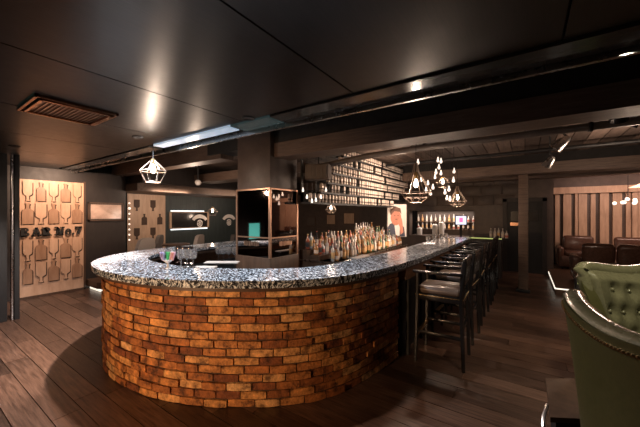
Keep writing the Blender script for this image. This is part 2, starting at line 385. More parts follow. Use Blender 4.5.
def offset(P, d):
    r = []
    for i, p in enumerate(P):
        t = (P[min(i+1, len(P)-1)]-P[max(i-1, 0)]).normalized(); r.append(p + Vector((-t.y, t.x))*(-d))   # inward
    return r
def ribbon(mb, Pa, Pb, z0, z1, smooth=True):
    n = len(Pa); vs = []
    for a, c in zip(Pa, Pb): vs += [(a.x, a.y, z0), (a.x, a.y, z1), (c.x, c.y, z1), (c.x, c.y, z0)]
    fs = []
    for i in range(n-1):
        o = i*4; q = o+4
        for k in range(4): fs.append((o+k, o+(k+1) % 4, q+(k+1) % 4, q+k))
    fs += [(0, 1, 2, 3), ((n-1)*4+3, (n-1)*4+2, (n-1)*4+1, (n-1)*4)]
    return mb.add(vs, fs, smooth)
bar = thing('bar_counter', 'curved brick bar with black and white marble top', 'bar counter', (-2.5, 1.3, 0))
bl = Vector((-2.5, 1.3, 0))
def loc_(mb): mb.v = [(p[0]+2.5, p[1]-1.3, p[2]) for p in mb.v]; return mb
b = MB(); ribbon(b, path, offset(path, .54), 1.045, 1.08); ribbon(b, offset(path, .006), offset(path, .06), 1.018, 1.045)
o = loc_(b).build('marble_top', M['marble'], bar)
b = MB(); ribbon(b, offset(path, .03), offset(path, .5), .985, 1.018); loc_(b).build('counter_rim', M['wood'], bar)
# bricks follow the curve
inner = offset(path, .10)
dist = [0]
for i in range(1, len(inner)): dist.append(dist[-1]+(inner[i]-inner[i-1]).length)
def along(s_, off=0):
    for i in range(1, len(inner)):
        if dist[i] >= s_ or i == len(inner)-1:
            t = (s_-dist[i-1])/(dist[i]-dist[i-1]); p = inner[i-1].lerp(inner[i], t); tg = (inner[i]-inner[i-1]).normalized()
            return p + Vector((-tg.y, tg.x))*(-off), tg
i0 = min(i for i in range(len(inner)) if inner[i].y < 3.35)
s0 = dist[i0]; s1 = dist[-1]
b = MB(); random.seed(11); rows = 14; rh = .985/rows
for r in range(rows):
    s_ = s0 + (0 if r % 2 else -.11)
    while s_ < s1:
        ln = random.uniform(.19, .23); a0 = max(s_, s0)+.005; a1 = min(s_+ln, s1)-.005
        if a1-a0 > .03:
            dpt = random.uniform(-.012, .006); z0 = r*rh+.005+random.uniform(-.002, .002); z1 = (r+1)*rh-.005+random.uniform(-.003, .002)
            k = 4; vs = []
            for j in range(k+1):
                sj = a0+(a1-a0)*j/k; p, _ = along(sj, dpt); q, _ = along(sj, .08)
                e = .004 if j in (0, k) else 0
                vs += [(p.x, p.y, z0+e), (p.x, p.y, z1-e), (q.x, q.y, z1), (q.x, q.y, z0)]
            fs = []
            for j in range(k):
                o_ = j*4; q_ = o_+4
                for n_ in range(4): fs.append((o_+n_, o_+(n_+1) % 4, q_+(n_+1) % 4, q_+n_))
            fs += [(0, 1, 2, 3), (k*4+3, k*4+2, k*4+1, k*4)]
            b.add(vs, fs, False)
        s_ += ln
loc_(b).build('brick_facing', M['brick'], bar)
ib = inner[i0:]
b = MB(); ribbon(b, offset(path, .112)[i0:], offset(path, .22)[i0:], 0, .985); loc_(b).build('mortar', M['mortar'], bar)
sr = [Vector((-1.12, 7.5)), Vector((-1.14, 5.0)), Vector((-1.17, 3.35))]
b = MB(); ribbon(b, sr, [p+Vector((-.08, 0)) for p in sr], 0, .86, False); 
for k in range(8): b.bx(-1.13, -1.10, 3.4+k*.55, 3.45+k*.55, 0, .86)
loc_(b).build('side_panel', M['blackm'], bar)
b = MB().add([], []); ribbon(b, [Vector((-1.07, 7.5)), Vector((-1.08, 5.0)), Vector((-1.12, 3.37))], [Vector((-1.19, 7.5)), Vector((-1.2, 5.0)), Vector((-1.24, 3.37))], .86, .985, False)
tag(loc_(b).build('fascia', M['fascia'], bar), 'orange brown wooden rail under the top')
# back work shelf inside (lower)
b = MB(); ribbon(b, offset(path, .50)[24:], offset(path, .86)[24:], .80, .84); ribbon(b, offset(path, .52)[24:], offset(path, .56)[24:], 0, .80); loc_(b).build('work_shelf', M['blackm'], bar)

# mirrored column
CX0, CX1, CY0, CY1 = -3.46, -2.81, 2.93, 3.5
t = thing('mirrored_column', 'square column clad in tinted mirrors with copper edges inside the bar', 'column', (-3.135, 3.215, 0))
hx, hy = (CX1-CX0)/2, (CY1-CY0)/2
MB().box((0, 0, 1.45), (2*hx-.02, 2*hy-.02, 2.88)).build('core', M['blackm'], t)
MB().rbox((0, 0, 2.335), (2*hx, 2*hy, .76), .006).build('upper_cladding', M['brownwall'], t)
MB().rbox((0, 0, .51), (2*hx+.04, 2*hy+.04, 1.02), .006).build('base_cladding', M['wood'], t)
for cc, dd in (((0, -hy-.002, 1.485), (2*hx-.04, .012, .91)), ((hx+.002, 0, 1.485), (.012, 2*hy-.04, .91)), ((-hx-.002, 0, 1.485), (.012, 2*hy-.04, .91)), ((0, hy+.002, 1.485), (2*hx-.04, .012, .91))):
    MB().box(cc, dd).build('mirror_pane', M['mirror'], t)
for sx in (-1, 1):
    for sy in (-1, 1): MB().box((sx*hx, sy*hy, 1.485), (.03, .03, .93)).build('corner_trim', M['frame'], t)
b = MB()
for z in (1.955,): b.box((0, 0, z), (2*hx+.03, 2*hy+.03, .02))
b.box((0, -hy-.005, 1.29), (2*hx, .014, .018)); b.box((hx+.005, 0, 1.29), (.014, 2*hy, .018))
b.build('cross_trim', M['frame'], t)
def txt(s, size, ext, T, name, m, parent, bold=0, spacing=1.0):
    cu = bpy.data.curves.new('t', 'FONT'); cu.body = s; cu.size = size; cu.extrude = ext; cu.align_x = 'CENTER'; cu.offset = bold; cu.space_character = spacing; cu.resolution_u = 2
    ob = bpy.data.objects.new('t', cu); C.objects.link(ob); bpy.context.view_layer.update()
    me = bpy.data.meshes.new_from_object(ob); C.objects.unlink(ob)
    me.transform(T); o = bpy.data.objects.new(name, me); C.objects.link(o); me.materials.clear(); me.materials.append(m)
    if parent: o.parent = parent
    return o
# faded lettering strips at the base of the mirrors
for (c0, d0) in (((-.02, -hy-.012, 1.20), 0), ((hx+.012, .02, 1.20), 1)):
    b = MB(); random.seed(5)
    for i in range(9):
        hgt = random.choice([.05, .07, .06]); 
        if d0 == 0: b.box((c0[0]-.14+i*.034, c0[1], c0[2]), (.022, .004, hgt))
        else: b.box((c0[0], c0[1]-.12+i*.03, c0[2]), (.004, .02, hgt))
    b.build('lettering', M['frame'], t)

# ------------------------------------------------------------------ sign panel with bottles
def bottle_poly(w, h, inv=False, neck=.28):
    r = [(-w/2, 0), (w/2, 0), (w/2, h*.60), (w*.42, h*.67), (w*.14, h*.74), (w*.14, h*.93), (w*.2, h*.94), (w*.2, h), (-w*.2, h), (-w*.2, h*.94), (-w*.14, h*.93), (-w*.14, h*.74), (-w*.42, h*.67), (-w/2, h*.60)]
    if inv: r = [(x, h-y) for x, y in r][::-1]
    return r
t = thing('sign_panel', 'pale plywood wall panel with bottle shapes and the words BAR NO.7', 'wall sign', (-7.84, 1.45, 0))
MB().bx(0, .03, 0, 1.0, .02, 2.27).build('backing_board', M['ply'], t)
MB().bx(0, .05, 1.0, 1.03, 0, 2.3).bx(0, .05, -.03, 0, 0, 2.3).bx(0, .05, -.03, 1.03, 0, .04).build('edge_trim', M['wood'], t)
random.seed(2)
for row, (z, h) in enumerate(((1.86, .37), (1.42, .40), (.72, .40), (.28, .40))):
    for c in range(5):
        u = .12 + c*.19; inv = (row+c) % 2 == 0
        P = bottle_poly(random.choice([.13, .15, .16]), h, inv)
        up = c % 2 == 1
        MB().plate([(x+.02, y_-.02) for x, y_ in P], lambda a, q, w_, u=u, z=z: (.0305+w_*.5, u+a, z+q), .006).build('bottle_shadow', M['plydark'], t)  # dark offset copy stands in for the bottle's shadow on the board
        MB().plate(P, lambda a, q, w_, u=u, z=z: (.036+w_, u+a, z+q), .018).build('bottle_cutout', M['plyd'] if (row+c) % 2 else M['ply'], t)
# slab letters
def letter(ch, u, z, h, wd):
    b = MB(); s = h*.26; X = .060; D = .018
    def R_(a0, a1, c0, c1): b.bx(X, X+D, u+a0, u+a1, z+c0, z+c1)
    def bowl(cx, cy, rx, ry, a0, a1, th, n=10):
        for i in range(n):
            A, B = a0+(a1-a0)*i/n, a0+(a1-a0)*(i+1)/n
            poly = [(cx+rx*math.cos(A), cy+ry*math.sin(A)), (cx+rx*math.cos(B), cy+ry*math.sin(B)), (cx+(rx-th)*math.cos(B), cy+(ry-th*.7)*math.sin(B)), (cx+(rx-th)*math.cos(A), cy+(ry-th*.7)*math.sin(A))]
            b.plate(poly, lambda p, q, w_: (X+w_, u+p, z+q), D)
    def dg(x0, x1, th): b.plate([(x0-th/2, 0), (x0+th/2, 0), (x1+th/2, h), (x1-th/2, h)], lambda p, q, w_: (X+w_, u+p, z+q), D)
    sf = h*.13
    if ch == 'B': R_(.02*wd, s+.02, 0, h); R_(-.01, s+.035, 0, sf); R_(-.01, s+.035, h-sf, h); bowl(wd*.45, h*.74, wd*.45, h*.26, -PI/2, PI/2, s*.8); bowl(wd*.45, h*.27, wd*.52, h*.27, -PI/2, PI/2, s*.8); R_(s, wd*.45, 0, sf); R_(s, wd*.45, h-sf, h); R_(s, wd*.45, h*.46, h*.56)
    if ch == 'A': dg(wd*.12, wd*.5, s*.6); dg(wd*.88, wd*.5, s); R_(wd*.25, wd*.78, h*.25, h*.37); R_(-.01, wd*.32, 0, sf); R_(wd*.62, wd*1.08, 0, sf)
    if ch == 'R': R_(.02*wd, s+.02, 0, h); R_(-.01, s+.035, 0, sf); R_(-.01, s+.035, h-sf, h); bowl(wd*.45, h*.73, wd*.48, h*.27, -PI/2, PI/2, s*.8); R_(s, wd*.45, h-sf, h); R_(s, wd*.45, h*.42, h*.54); dg(wd*.9, wd*.2, s); R_(wd*.7, wd*1.1, 0, sf)
    if ch == 'N': R_(.02, .02+s*.7, 0, h); R_(wd-s*.7, wd, 0, h); dg(wd*.85, wd*.18, s); R_(-.012, s+.03, 0, sf); R_(-.012, s*.9, h-sf, h); R_(wd-s-.012, wd+.02, h-sf, h)
    if ch == 'O': bowl(wd/2, h/2, wd/2, h/2, 0, 2*PI, s, 20)
    if ch == '.': R_(0, wd, 0, wd)
    if ch == '7': R_(0, wd, h-sf*1.5, h); R_(0, s*.5, h*.66, h); dg(wd*.32, wd*.82, s)
    b.build('letter', M['blackm'], t)
lz = 1.18; lh = .17
letter('B', .02, lz, lh, .125); letter('A', .17, lz, lh, .135); letter('R', .33, lz, lh, .125)
letter('N', .52, lz, lh, .13); letter('O', .675, lz, lh*.78, .105); letter('.', .79, lz, lh, .035); letter('7', .84, lz, lh, .12)

# picture on the partition
t = thing('framed_picture', 'framed sepia picture on the dark wall right of the sign panel', 'picture', (-7.84, 2.88, 1.66))
MB().bx(0, .02, -.33, .33, -.19, .19).build('backing', M['blackm'], t)
b = MB()
for z in (-.19, .19): b.box((.02, 0, z), (.03, .70, .03))
for y_ in (-.335, .335): b.box((.02, y_, 0), (.03, .03, .41))
b.build('frame', M['wood'], t)
m = M['print'] = grain('sepia_print', (.30, .20, .16), (.75, .55, .46), .12, (1, .8, 1.2), 0)
MB().bx(.02, .024, -.30, .30, -.16, .16).build('print', m, t)
# second bottle panel on the far left wall
t = thing('cutout_panel', 'pale wall panel with dark bottle cutouts behind the beige chairs', 'wall panel', (-8.58, 3.62, 0))
MB().bx(0, .03, 0, 1.0, 0, 2.14).build('backing_board', M['slat'], t)
for row in range(4):
    for c in range(2):
        u = .28 + c*.42 + (.14 if row % 2 == 0 else -.05); z = .55+row*.38
        MB().plate(bottle_poly(.14, .30, row % 2 == 1), lambda a, q, w_, u=u, z=z: (.03+w_, u+a, z+q), .012).build('bottle_cutout', M['plydark'], t)
# vertical string light at the wall corner
t = thing('string_light', 'vertical string of small bright bulbs at the partition corner', 'string light', (-7.80, 3.34, .95))
MB().tube([(0, 0, 0), (0, 0, .95)], .005, 6).build('cable', M['blackm'], t)
for i in range(8): MB().sphere((.012, 0, .04+i*.125), .022 if i != 6 else .03, 8, 6).build('bulb', M['bulbdim'], t)

# lit mirror on the teal wall and wall signs
t = thing('lit_mirror', 'dark framed wall mirror edged by white light strips above and below', 'mirror', (-8.6, 5.40, 1.42))
MB().bx(0, .03, -.60, .62, -.23, .23).build('glass', M['black'], t)
b = MB()
for z in (-.24, .24): b.bx(0, .05, -.64, .66, z-.012, z+.012)
for y_ in (-.62, .64): b.bx(0, .05, y_-.03, y_+.03, -.25, .25)
b.build('frame', M['slat'], t)
MB().bx(.0, .03, -.60, .50, .262, .29).build('light_strip', M['led'], t)
MB().bx(.0, .03, -.60, .62, -.29, -.262).build('light_strip', M['led'], t)
for i, (yy, nm) in enumerate(((5.72, 'white arched emblem over a round seal at the right end of the lit mirror'), (6.90, 'white arched emblem over a round seal, next to the mirrored column'))):
    t = thing('wall_emblem', nm, 'wall sign', (-8.6+(.05 if i == 0 else 0), yy, 1.34), 0, 'arched wall emblems')
    b = MB(); n = 12
    for k in range(n):
        a0, a1 = PI*.12+PI*.76*k/n, PI*.12+PI*.76*(k+.8)/n
        b.plate([(.21*math.cos(a0), .13*math.sin(a0)), (.29*math.cos(a0), .25*math.sin(a0)), (.29*math.cos(a1), .25*math.sin(a1)), (.21*math.cos(a1), .13*math.sin(a1))], lambda a, q, w_: (w_, a, q), .02)
    b.build('arched_banner', M['white'], t)
    b = MB(); b.tube([(.012, (.085)*math.cos(2*PI*k/16), -.03+.10*math.sin(2*PI*k/16)) for k in range(16)], .016, 6, True); b.box((.012, 0, -.03), (.02, .05, .12)).box((.012, 0, -.03), (.02, .11, .03)); b.build('seal', M['white'], t)
# cyan screen behind (seen in the column's mirror)
t = thing('wall_screen', 'glowing cyan menu screen on the glass partition, seen reflected in the column mirror', 'screen', (-6.44, -.19, 1.12))
MB().rbox((.02, 0, 0), (.04, .46, .50), .008).build('bezel', M['blackm'], t)
MB().box((.042, 0, 0), (.006, .40, .44)).build('display', M['screen'], t)
# dark glazed partition at the far left
t = thing('glazed_partition', 'black framed glass partition standing at the far left edge', 'partition', (-6.46, .50, 0))
MB().rbox((0, .625, 1.26), (.07, .025, 2.52), .004).build('post', M['metal'], t)
MB().rbox((0, .40, 1.26), (.09, .34, 2.52), .006).build('post', M['blackm'], t)
MB().rbox((0, .675, 1.26), (.09, .06, 2.52), .006).build('post', M['blackm'], t)
MB().box((0, -.6, 1.26), (.03, 1.1, 2.5)).build('pane', M['black'], t)
MB().rbox((0, -.3, 2.15), (.05, 1.7, .03), .004).build('rail', M['copper'], t)

# ------------------------------------------------------------------ bar interior
t = thing('can_shelf', 'six-tier hanging shelf rack above the back bar', 'shelf', (-2.72, 3.5, 0))
TI = [(3.52, 6.95), (3.80, 7.35), (4.0, 7.75), (4.15, 8.0), (4.35, 8.15), (4.50, 8.25)]
for k, (ya, yb) in enumerate(TI): MB().bx(0, .16, ya-3.5-.03, yb-3.5+.03, 1.762+k*.165, 1.79+k*.165).build('shelf_board', M['blackm'], t)
MB().bx(-.02, 0, 1.3, 3.3, 1.775, 2.80).bx(-.02, 0, 3.3, 4.6, 1.93, 2.80).bx(-.02, 0, .36, 1.3, 1.775, 2.25).bx(-.02, 0, 0, .36, 1.775, 1.95).build('back_panel', M['void'], t)
for y_ in (1.3, 3.3, 4.62): MB().bx(-.02, .0, y_-.02, y_+.02, 1.93, 2.80).build('hanger', M['blackm'], t)
MB().bx(-.02, .0, .0, .04, 1.775, 2.8).build('hanger', M['blackm'], t)
ONES = ['', 'first', 'second', 'third', 'fourth', 'fifth', 'sixth', 'seventh', 'eighth', 'ninth', 'tenth', 'eleventh', 'twelfth', 'thirteenth', 'fourteenth', 'fifteenth', 'sixteenth', 'seventeenth', 'eighteenth', 'nineteenth', 'twentieth']
def ordw(i):
    i += 1
    if i <= 20: return ONES[i]
    t_, o_ = divmod(i, 10); return (['', '', 'twentieth', 'thirtieth', 'fortieth', 'fiftieth'][t_] if o_ == 0 else ['', '', 'twenty', 'thirty', 'forty', 'fifty'][t_]+'-'+ONES[o_])
rl = ['bottom', 'second', 'third', 'fourth', 'fifth', 'top']
can = thing('drinks_can', 'x', 'can'); 
MB().lathe([(.022, 0), (.028, .008), (.028, .115), (.023, .128), (.0225, .13)], n=10).build('body', M['can'], can)
MB().lathe([(.0284, .035), (.0284, .060)], n=10).build('band', M['candark'], can)
first = True; random.seed(4)
for k, (ya, yb) in enumerate(TI):
    y_ = ya+.04; nb = 0
    while y_ < yb-.02:
        lab = 'pale drinks can in the %s row of the hanging rack, %s from left' % (rl[k], ordw(nb))
        gr = 'cans in the %s row of the hanging rack' % rl[k]
        loc = (-2.60+random.uniform(-.006, .006), y_, 1.791+k*.165); rz = random.uniform(0, 6)
        if random.random() > .05:
            if first: can.location = loc; can['label'] = lab; can['group'] = gr; first = False
            else: copy_tree(can, loc, rz, lab, gr)
            nb += 1
        y_ += .100
# back bar with stepped tiers
t = thing('back_bar', 'dark stepped back bar cabinet carrying rows of spirit bottles', 'cabinet', (-2.7, 3.75, 0))
MB().bx(-.25, .40, 0, 3.2, 0, .90).build('cabinet', M['wood'], t)
MB().bx(-.25, .12, 0, 3.2, .90, .97).build('tier', M['wood'], t)
MB().bx(-.25, -.06, 0, 3.2, .97, 1.05).build('tier', M['wood'], t)
MB().bx(-.27, .42, -.01, 3.21, .88, .90).build('edge_trim', M['metal'], t)
def make_bottle(name, kind, label):
    t = thing(name, 'x', 'bottle')
    P = {0: [(.036, 0), (.038, .01), (.038, .17), (.032, .195), (.014, .225), (.0135, .28), (.016, .282), (.016, .30)],
         1: [(.042, 0), (.044, .01), (.044, .12), (.036, .155), (.015, .18), (.014, .23), (.018, .232), (.018, .25)],
         2: [(.031, 0), (.033, .01), (.033, .21), (.024, .24), (.013, .26), (.0125, .32), (.015, .322), (.015, .34)]}[kind]
    P = [(r*.86, z*.80) for r, z in P]
    body = MB().lathe(P[:6], n=10)
    body.build('body', M[name_m[0]], t)
    r = P[2][0]+.001; z = P[2][1]
    MB().lathe([(r, z*.25), (r, z*.8)], n=10).build('paper_label', M[name_m[1]], t)
    MB().lathe(P[5:], n=8).build('cap', M[name_m[2]], t)
    return t
KINDS = [(0, 'b_amber', 'lab_o', 'brass', 'ochre-labelled amber bottle'), (0, 'b_clear', 'lab_w', 'metal', 'white-labelled clear bottle'), (1, 'b_amber', 'lab_w', 'lab_k', 'squat amber bottle'), (2, 'b_green', 'lab_o', 'brass', 'tall green bottle'), (1, 'b_pale', 'lab_r', 'metal', 'squat frosted bottle'), (2, 'b_dark', 'lab_w', 'lab_r', 'tall dark bottle'), (0, 'b_red', 'lab_k', 'brass', 'black-labelled red bottle'), (2, 'b_clear', 'lab_o', 'lab_k', 'tall clear bottle'), (0, 'b_pale', 'lab_w', 'metal', 'white-labelled frosted bottle')]
protos = []
for kd, a, l_, c_, lb in KINDS:
    name_m = (a, l_, c_); protos.append([make_bottle('liquor_bottle', kd, lb), lb, True])
def put_bottle(k, loc, where, grp):
    p = protos[k]; lab = p[1]+', '+where; g_ = 'bottles on the '+grp
    if p[2]: p[0].location = loc; p[0]['label'] = lab; p[0]['group'] = g_; p[2] = False; return p[0]
    return copy_tree(p[0], loc, random.uniform(0, 6), lab, g_)
random.seed(9)
for row, (xx, zz, nm) in enumerate(((-2.40, .90, 'front'), (-2.67, .975, 'middle'), (-2.86, 1.055, 'rear'))):
    y_ = 3.84; nb = 0
    while y_ < 6.90:
        put_bottle(random.randrange(9), (xx+random.uniform(-.03, .03), y_, zz), '%s tier of the back bar, %s from left' % (nm, ordw(nb)), '%s tier of the back bar' % nm)
        y_ += random.uniform(.076, .095); nb += 1
# raised crate of bottles near the poster
t = thing('bottle_riser', 'small dark riser shelf behind the bottles near the poster', 'shelf', (-3.0, 5.9, 0))
MB().bx(-.1, .0, -.1, .9, 1.0, 1.17).bx(-.12, .0, -.12, .92, 0, 1.0).build('riser', M['blackm'], t)
for i in range(8): put_bottle([1, 4, 8, 7, 1, 8, 4, 0][i], (-3.05, 5.86+i*.115, 1.17), 'riser near the poster, %s from left' % ordw(i), 'riser near the poster')

# poster of a man (flat print on a board)
pc = Vector((-2.585, 7.12, 1.45)); rz = TH
t = thing('portrait_poster', 'bright poster of a man in a dark suit, hand to mouth, at the shelf end', 'poster', (pc.x, pc.y, 0), rz)
MB().box((0, .02, 1.45), (.50, .03, .82)).build('board', M['blackm'], t)
m = mat('poster_white', (.80, .70, .65), .5); MB().box((0, 0, 1.45), (.46, .008, .79)).build('background', m, t)
def fl(name, poly, col, y_, es=.12):
    mm = mat('poster_'+name, col, .5); MB().plate(poly, lambda a, q, w_: (a, y_-w_, q), .003).build(name, mm, t)
def ell(cx, cz, rx, rz_, n=18): return [(cx+rx*math.cos(2*PI*k/n), cz+rz_*math.sin(2*PI*k/n)) for k in range(n)]
fl('jacket', [(-.23, 1.06), (.20, 1.06), (.17, 1.28), (.08, 1.40), (-.06, 1.42), (-.18, 1.36), (-.23, 1.28)], (.05, .055, .09), -.005)
fl('shirt', [(-.03, 1.08), (.06, 1.08), (.07, 1.36), (-.07, 1.38)], (.8, .75, .74), -.009)
fl('face', ell(-.03, 1.52, .13, .19), (.52, .20, .13), -.013)
fl('hair', [(-.165, 1.58), (-.16, 1.72), (-.05, 1.79), (.08, 1.75), (.105, 1.60), (.06, 1.66), (-.07, 1.68), (-.13, 1.60)], (.14, .06, .035), -.017)
fl('hand', [(.0, 1.42), (.06, 1.52), (.11, 1.50), (.13, 1.38), (.15, 1.16), (.08, 1.10), (.06, 1.30)], (.58, .24, .16), -.021)
MB().plate(ell(-.06, 1.57, .015, .008, 8), lambda a, q, w_: (a, -.018-w_, q), .002).plate(ell(.02, 1.57, .015, .008, 8), lambda a, q, w_: (a, -.018-w_, q), .002).plate(ell(-.02, 1.48, .03, .008, 8), lambda a, q, w_: (a, -.018-w_, q), .002).build('features', M['blackm'], t)
MB().box((0, .03, .53), (.06, .04, 1.06)).build('stand', M['blackm'], t)

# hanging speaker box
t = thing('speaker_box', 'brown speaker box hanging from the beam beside the column', 'speaker', (-2.5, 3.62, 2.22), TH*.6)
MB().rbox((0, 0, 0), (.34, .26, .22), .01).build('cabinet', M['block'], t)
MB().box((0, -.133, 0), (.30, .008, .18)).build('grille', M['brownwall'], t)
MB().tube([(0, 0, .1), (0, 0, .58)], .015, 8).build('bracket', M['blackm'], t)

# glasses on the counter
def glass(label, loc, kind, group=None, mm='glassc', sc=1):
    t = thing('drinking_glass', label, 'glass', loc, 0, group)
    if kind == 'stem':
        MB().lathe([(.033*sc, 0), (.033*sc, .003), (.004, .006), (.004, .075*sc)], n=12).build('stem', M[mm], t)
        MB().lathe([(.006, .075*sc), (.03*sc, .09*sc), (.04*sc, .13*sc), (.034*sc, .18*sc), (.032*sc, .18*sc), (.037*sc, .13*sc), (.027*sc, .094*sc), (.002, .08*sc)], n=12).build('bowl', M[mm], t)
    else:
        MB().lathe([(.032*sc, 0), (.04*sc, .11*sc), (.037*sc, .11*sc), (.03*sc, .008)], n=12).build('tumbler', M[mm], t)
    return t
for i, (x, y_) in enumerate([(-3.10, 1.93), (-3.02, 1.86), (-2.93, 1.92), (-3.18, 1.84), (-2.98, 2.0), (-3.08, 2.02)]):
    pass
def at(px, py, z):
    d = (z-EYE)*300/(214-py); l = (px-320)/300*d; return (RT.x*l+FW.x*d, RT.y*l+FW.y*d)
for i, (px, py) in enumerate([(179, 263), (181, 268), (184, 264), (187, 267.5), (190, 264), (193, 268)]):
    x, y_ = at(px, py, 1.08); g_ = glass('goblet in the cluster beside the straw holder, %s from the left' % ordw(i), (x, y_, 1.081), 'stem', 'cluster of goblets by the straw holder', 'glassc' if i % 2 else 'b_dark')
for i, (px, py) in enumerate([(428, 246.5), (434, 245.5), (441, 244.5), (446, 243.5)]):
    x, y_ = at(px, py, 1.08); glass('stemmed glass on the far counter beside the stools, %s from the left' % ordw(i), (x, y_, 1.081), 'stem', 'stemmed glasses on the far counter', 'glassc')
t = thing('straw_holder', 'small white holder of green, pink and lilac straws on the marble top', 'straw holder', (*at(168, 269, 1.08), 1.081))
MB().lathe([(.03, 0), (.012, .01), (.01, .05), (.045, .08), (.047, .085)], n=14).build('cup', M['white'], t)
random.seed(1)
for i, (nm, c) in enumerate((('green', (.05, .38, .12)), ('pink', (.62, .32, .36)), ('lilac', (.40, .33, .55)), ('white', (.7, .66, .62)))):
    mm = mat(nm+'_straw', c, .4); b = MB(); a = [-.1, 1.2, -1.5, .5][i]
    for k in range(5):
        ox = [.0, .045, -.05, .03][i]+random.uniform(-.015, .015)
        b.rbox((ox*math.cos(TH)+0, ox*math.sin(TH)+random.uniform(-.01, .01), .12), (.022, .008, .085), .003, rz=random.uniform(0, 3), ry=ox*6)
    tag(b.build('napkin_fold', mm, t), nm+' folded strip')
# trays inside
for i, (px, py, ln, lab) in enumerate([(222, 263, .42, 'long pale serving tray inside the bar left of the column'), (205, 268, .25, 'short pale serving tray inside the bar nearest the goblets'), (360, 257.5, .45, 'pale serving tray on the inner edge of the bar below the bottles')]):
    z = 1.0 if i < 2 else .96; x, y_ = at(px, py, z)
    t = thing('serving_tray', lab, 'tray', (x, y_, z), TH if i < 2 else PI/2)
    MB().rbox((0, 0, 0), (ln, .12, .02), .005).build('tray', M['fabric'], t)
    b = MB()
    zb = .845 if i == 1 else .002; b = MB().box((0, 0, (zb-z-.01)/2), (ln*.8, .09, z-.01-zb))
    b.build('stand', M['blackm'], t)
# jugs and glasses on the left run of the bar
for i, (px, py) in enumerate([(218.5, 253), (223.5, 252), (229, 254), (235, 252)]):
    x, y_ = at(px, py+3, .84)
    x, y_ = pd(px, 255, 4.9).x, pd(px, 255, 4.9).y
    glass(['tumbler', 'tumbler', 'large goblet', 'large goblet'][i]+' on the work shelf inside the left of the bar, '+['first', 'second', 'third', 'fourth'][i]+' from the left', (x, y_, .841), 'stem', None, 'glassc', 1.3)
# ------------------------------------------------------------------ pendants
def pendant(loc, r, h, shape, label, ceil, power, group=None):
    t = thing('cage_pendant', label, 'pendant lamp', loc, 0, group)
    MB().tube([(0, 0, h*.5), (0, 0, ceil-loc[2])], .004, 6).build('cord', M['blackm'], t)
    b = MB(); n = 8
    if shape == 'diamond': prof = [(.035, h*.5), (r, h*.02), (r*.55, -h*.5)]
    else: prof = [(.02, h*.95), (r*.22, h*.62), (r*.62, h*.22), (r, -h*.14), (r*.80, -h*.32), (r*.40, -h*.5)]
    for k in range(n):
        a = 2*PI*k/n; b.tube([(q*math.cos(a), q*math.sin(a), z) for q, z in prof], .0036*r/.15, 5)
    for q, z in (prof[1:] if shape == 'diamond' else prof[3:]): b.tube([(q*math.cos(2*PI*k/n), q*math.sin(2*PI*k/n), z) for k in range(n)], .0045*r/.15, 5, True)
    b.build('wire_cage', M['wire'], t)
    MB().lathe([(.012, h*.62), (.03, h*.56), (.03, h*.40), (.02, h*.36)], n=10).build('socket', M['brass'], t)
    bz = h*.36; s = min(.9, r/.17)
    MB().lathe([(.012*s, bz), (.030*s, bz-.05*s), (.034*s, bz-.085*s), (.022*s, bz-.12*s), (.003, bz-.13*s)], n=12).build('bulb', M['bulb'], t)
    p = point('pendant_glow', (loc[0], loc[1], loc[2]-h*.5-.03), power, TUNG, .03)
    return t
pendant((-3.84, 1.92, 2.145), .155, .26, 'diamond', 'diamond-shaped wire cage pendant over the left end of the bar', 2.50, 20)
pendant((-1.20, 4.02, 1.95), .20, .36, 'tear', 'large teardrop wire cage pendant over the counter near the stools', 2.80, 14)
pendant((-1.2, 5.6, 2.17), .12, .17, 'diamond', 'small bright cage pendant amid the hanging bulbs', 2.80, 10)
pendant((-1.20, 7.00, 1.92), .18, .30, 'tear', 'teardrop wire cage pendant over the far end of the counter', 2.80, 10)
pendant((-4.27, 6.77, 1.75), .15, .24, 'tear', 'teardrop wire cage pendant seen behind the bottles in the dark room', 2.80, 18)
pendant(tuple(pd(212.5, 212, 9.3)), .16, .24, 'diamond', 'cage pendant between the two white emblems', 2.15, 5)
# hanging glass bulbs
bz_ = [(418, 162), (421, 180), (426, 190), (430.5, 193), (433, 187), (435, 177), (436, 172), (438, 160), (441, 161), (439, 167), (441, 173), (445, 192), (447, 198), (450, 199), (449, 189), (454, 171), (453.5, 180), (428, 183)]
def small_bulb(loc, ceil, lab, grp, sc=1, col='bulbdim'):
    t = thing('hanging_bulb', lab, 'bulb', loc, 0, grp)
    MB().tube([(0, 0, .03), (0, 0, ceil-loc[2])], .0025, 5).build('wire', M['blackm'], t)
    MB().lathe([(.010*sc, .05*sc), (.013*sc, .02*sc), (.026*sc, -.02*sc), (.022*sc, -.045*sc), (.004, -.055*sc)], n=8).build('bulb', M[col], t)
    return t
random.seed(8)
for kb, (px, py) in enumerate(sorted(bz_)):
    p = pd(px, py, 5.0+random.uniform(-.45, .5)); small_bulb(tuple(p), 2.80, 'small hanging bulb in the cluster over the counter, %s from the left' % ordw(kb), 'cluster of small hanging bulbs over the counter', .85)
for kb, (px, py) in enumerate([(303, 192), (307, 199), (312, 203), (316, 202), (321, 199), (326, 192)]):
    p = pd(px, py-2, 4.1); small_bulb(tuple(p), 2.42, 'small hanging bulb in the swag beside the mirrored column, %s from left' % ordw(kb), 'swag of small bulbs near the mirrored column', .6)
t = thing('bulb_rail', 'dark rail holding the swag of small bulbs beside the column', 'rail', tuple(pd(314, 155, 4.1)), TH)
MB().box((0, 0, .0), (.42, .03, .03)).build('rail', M['blackm'], t); MB().tube([(0, 0, 0), (0, 0, .35)], .01, 6).build('hanger', M['blackm'], t)
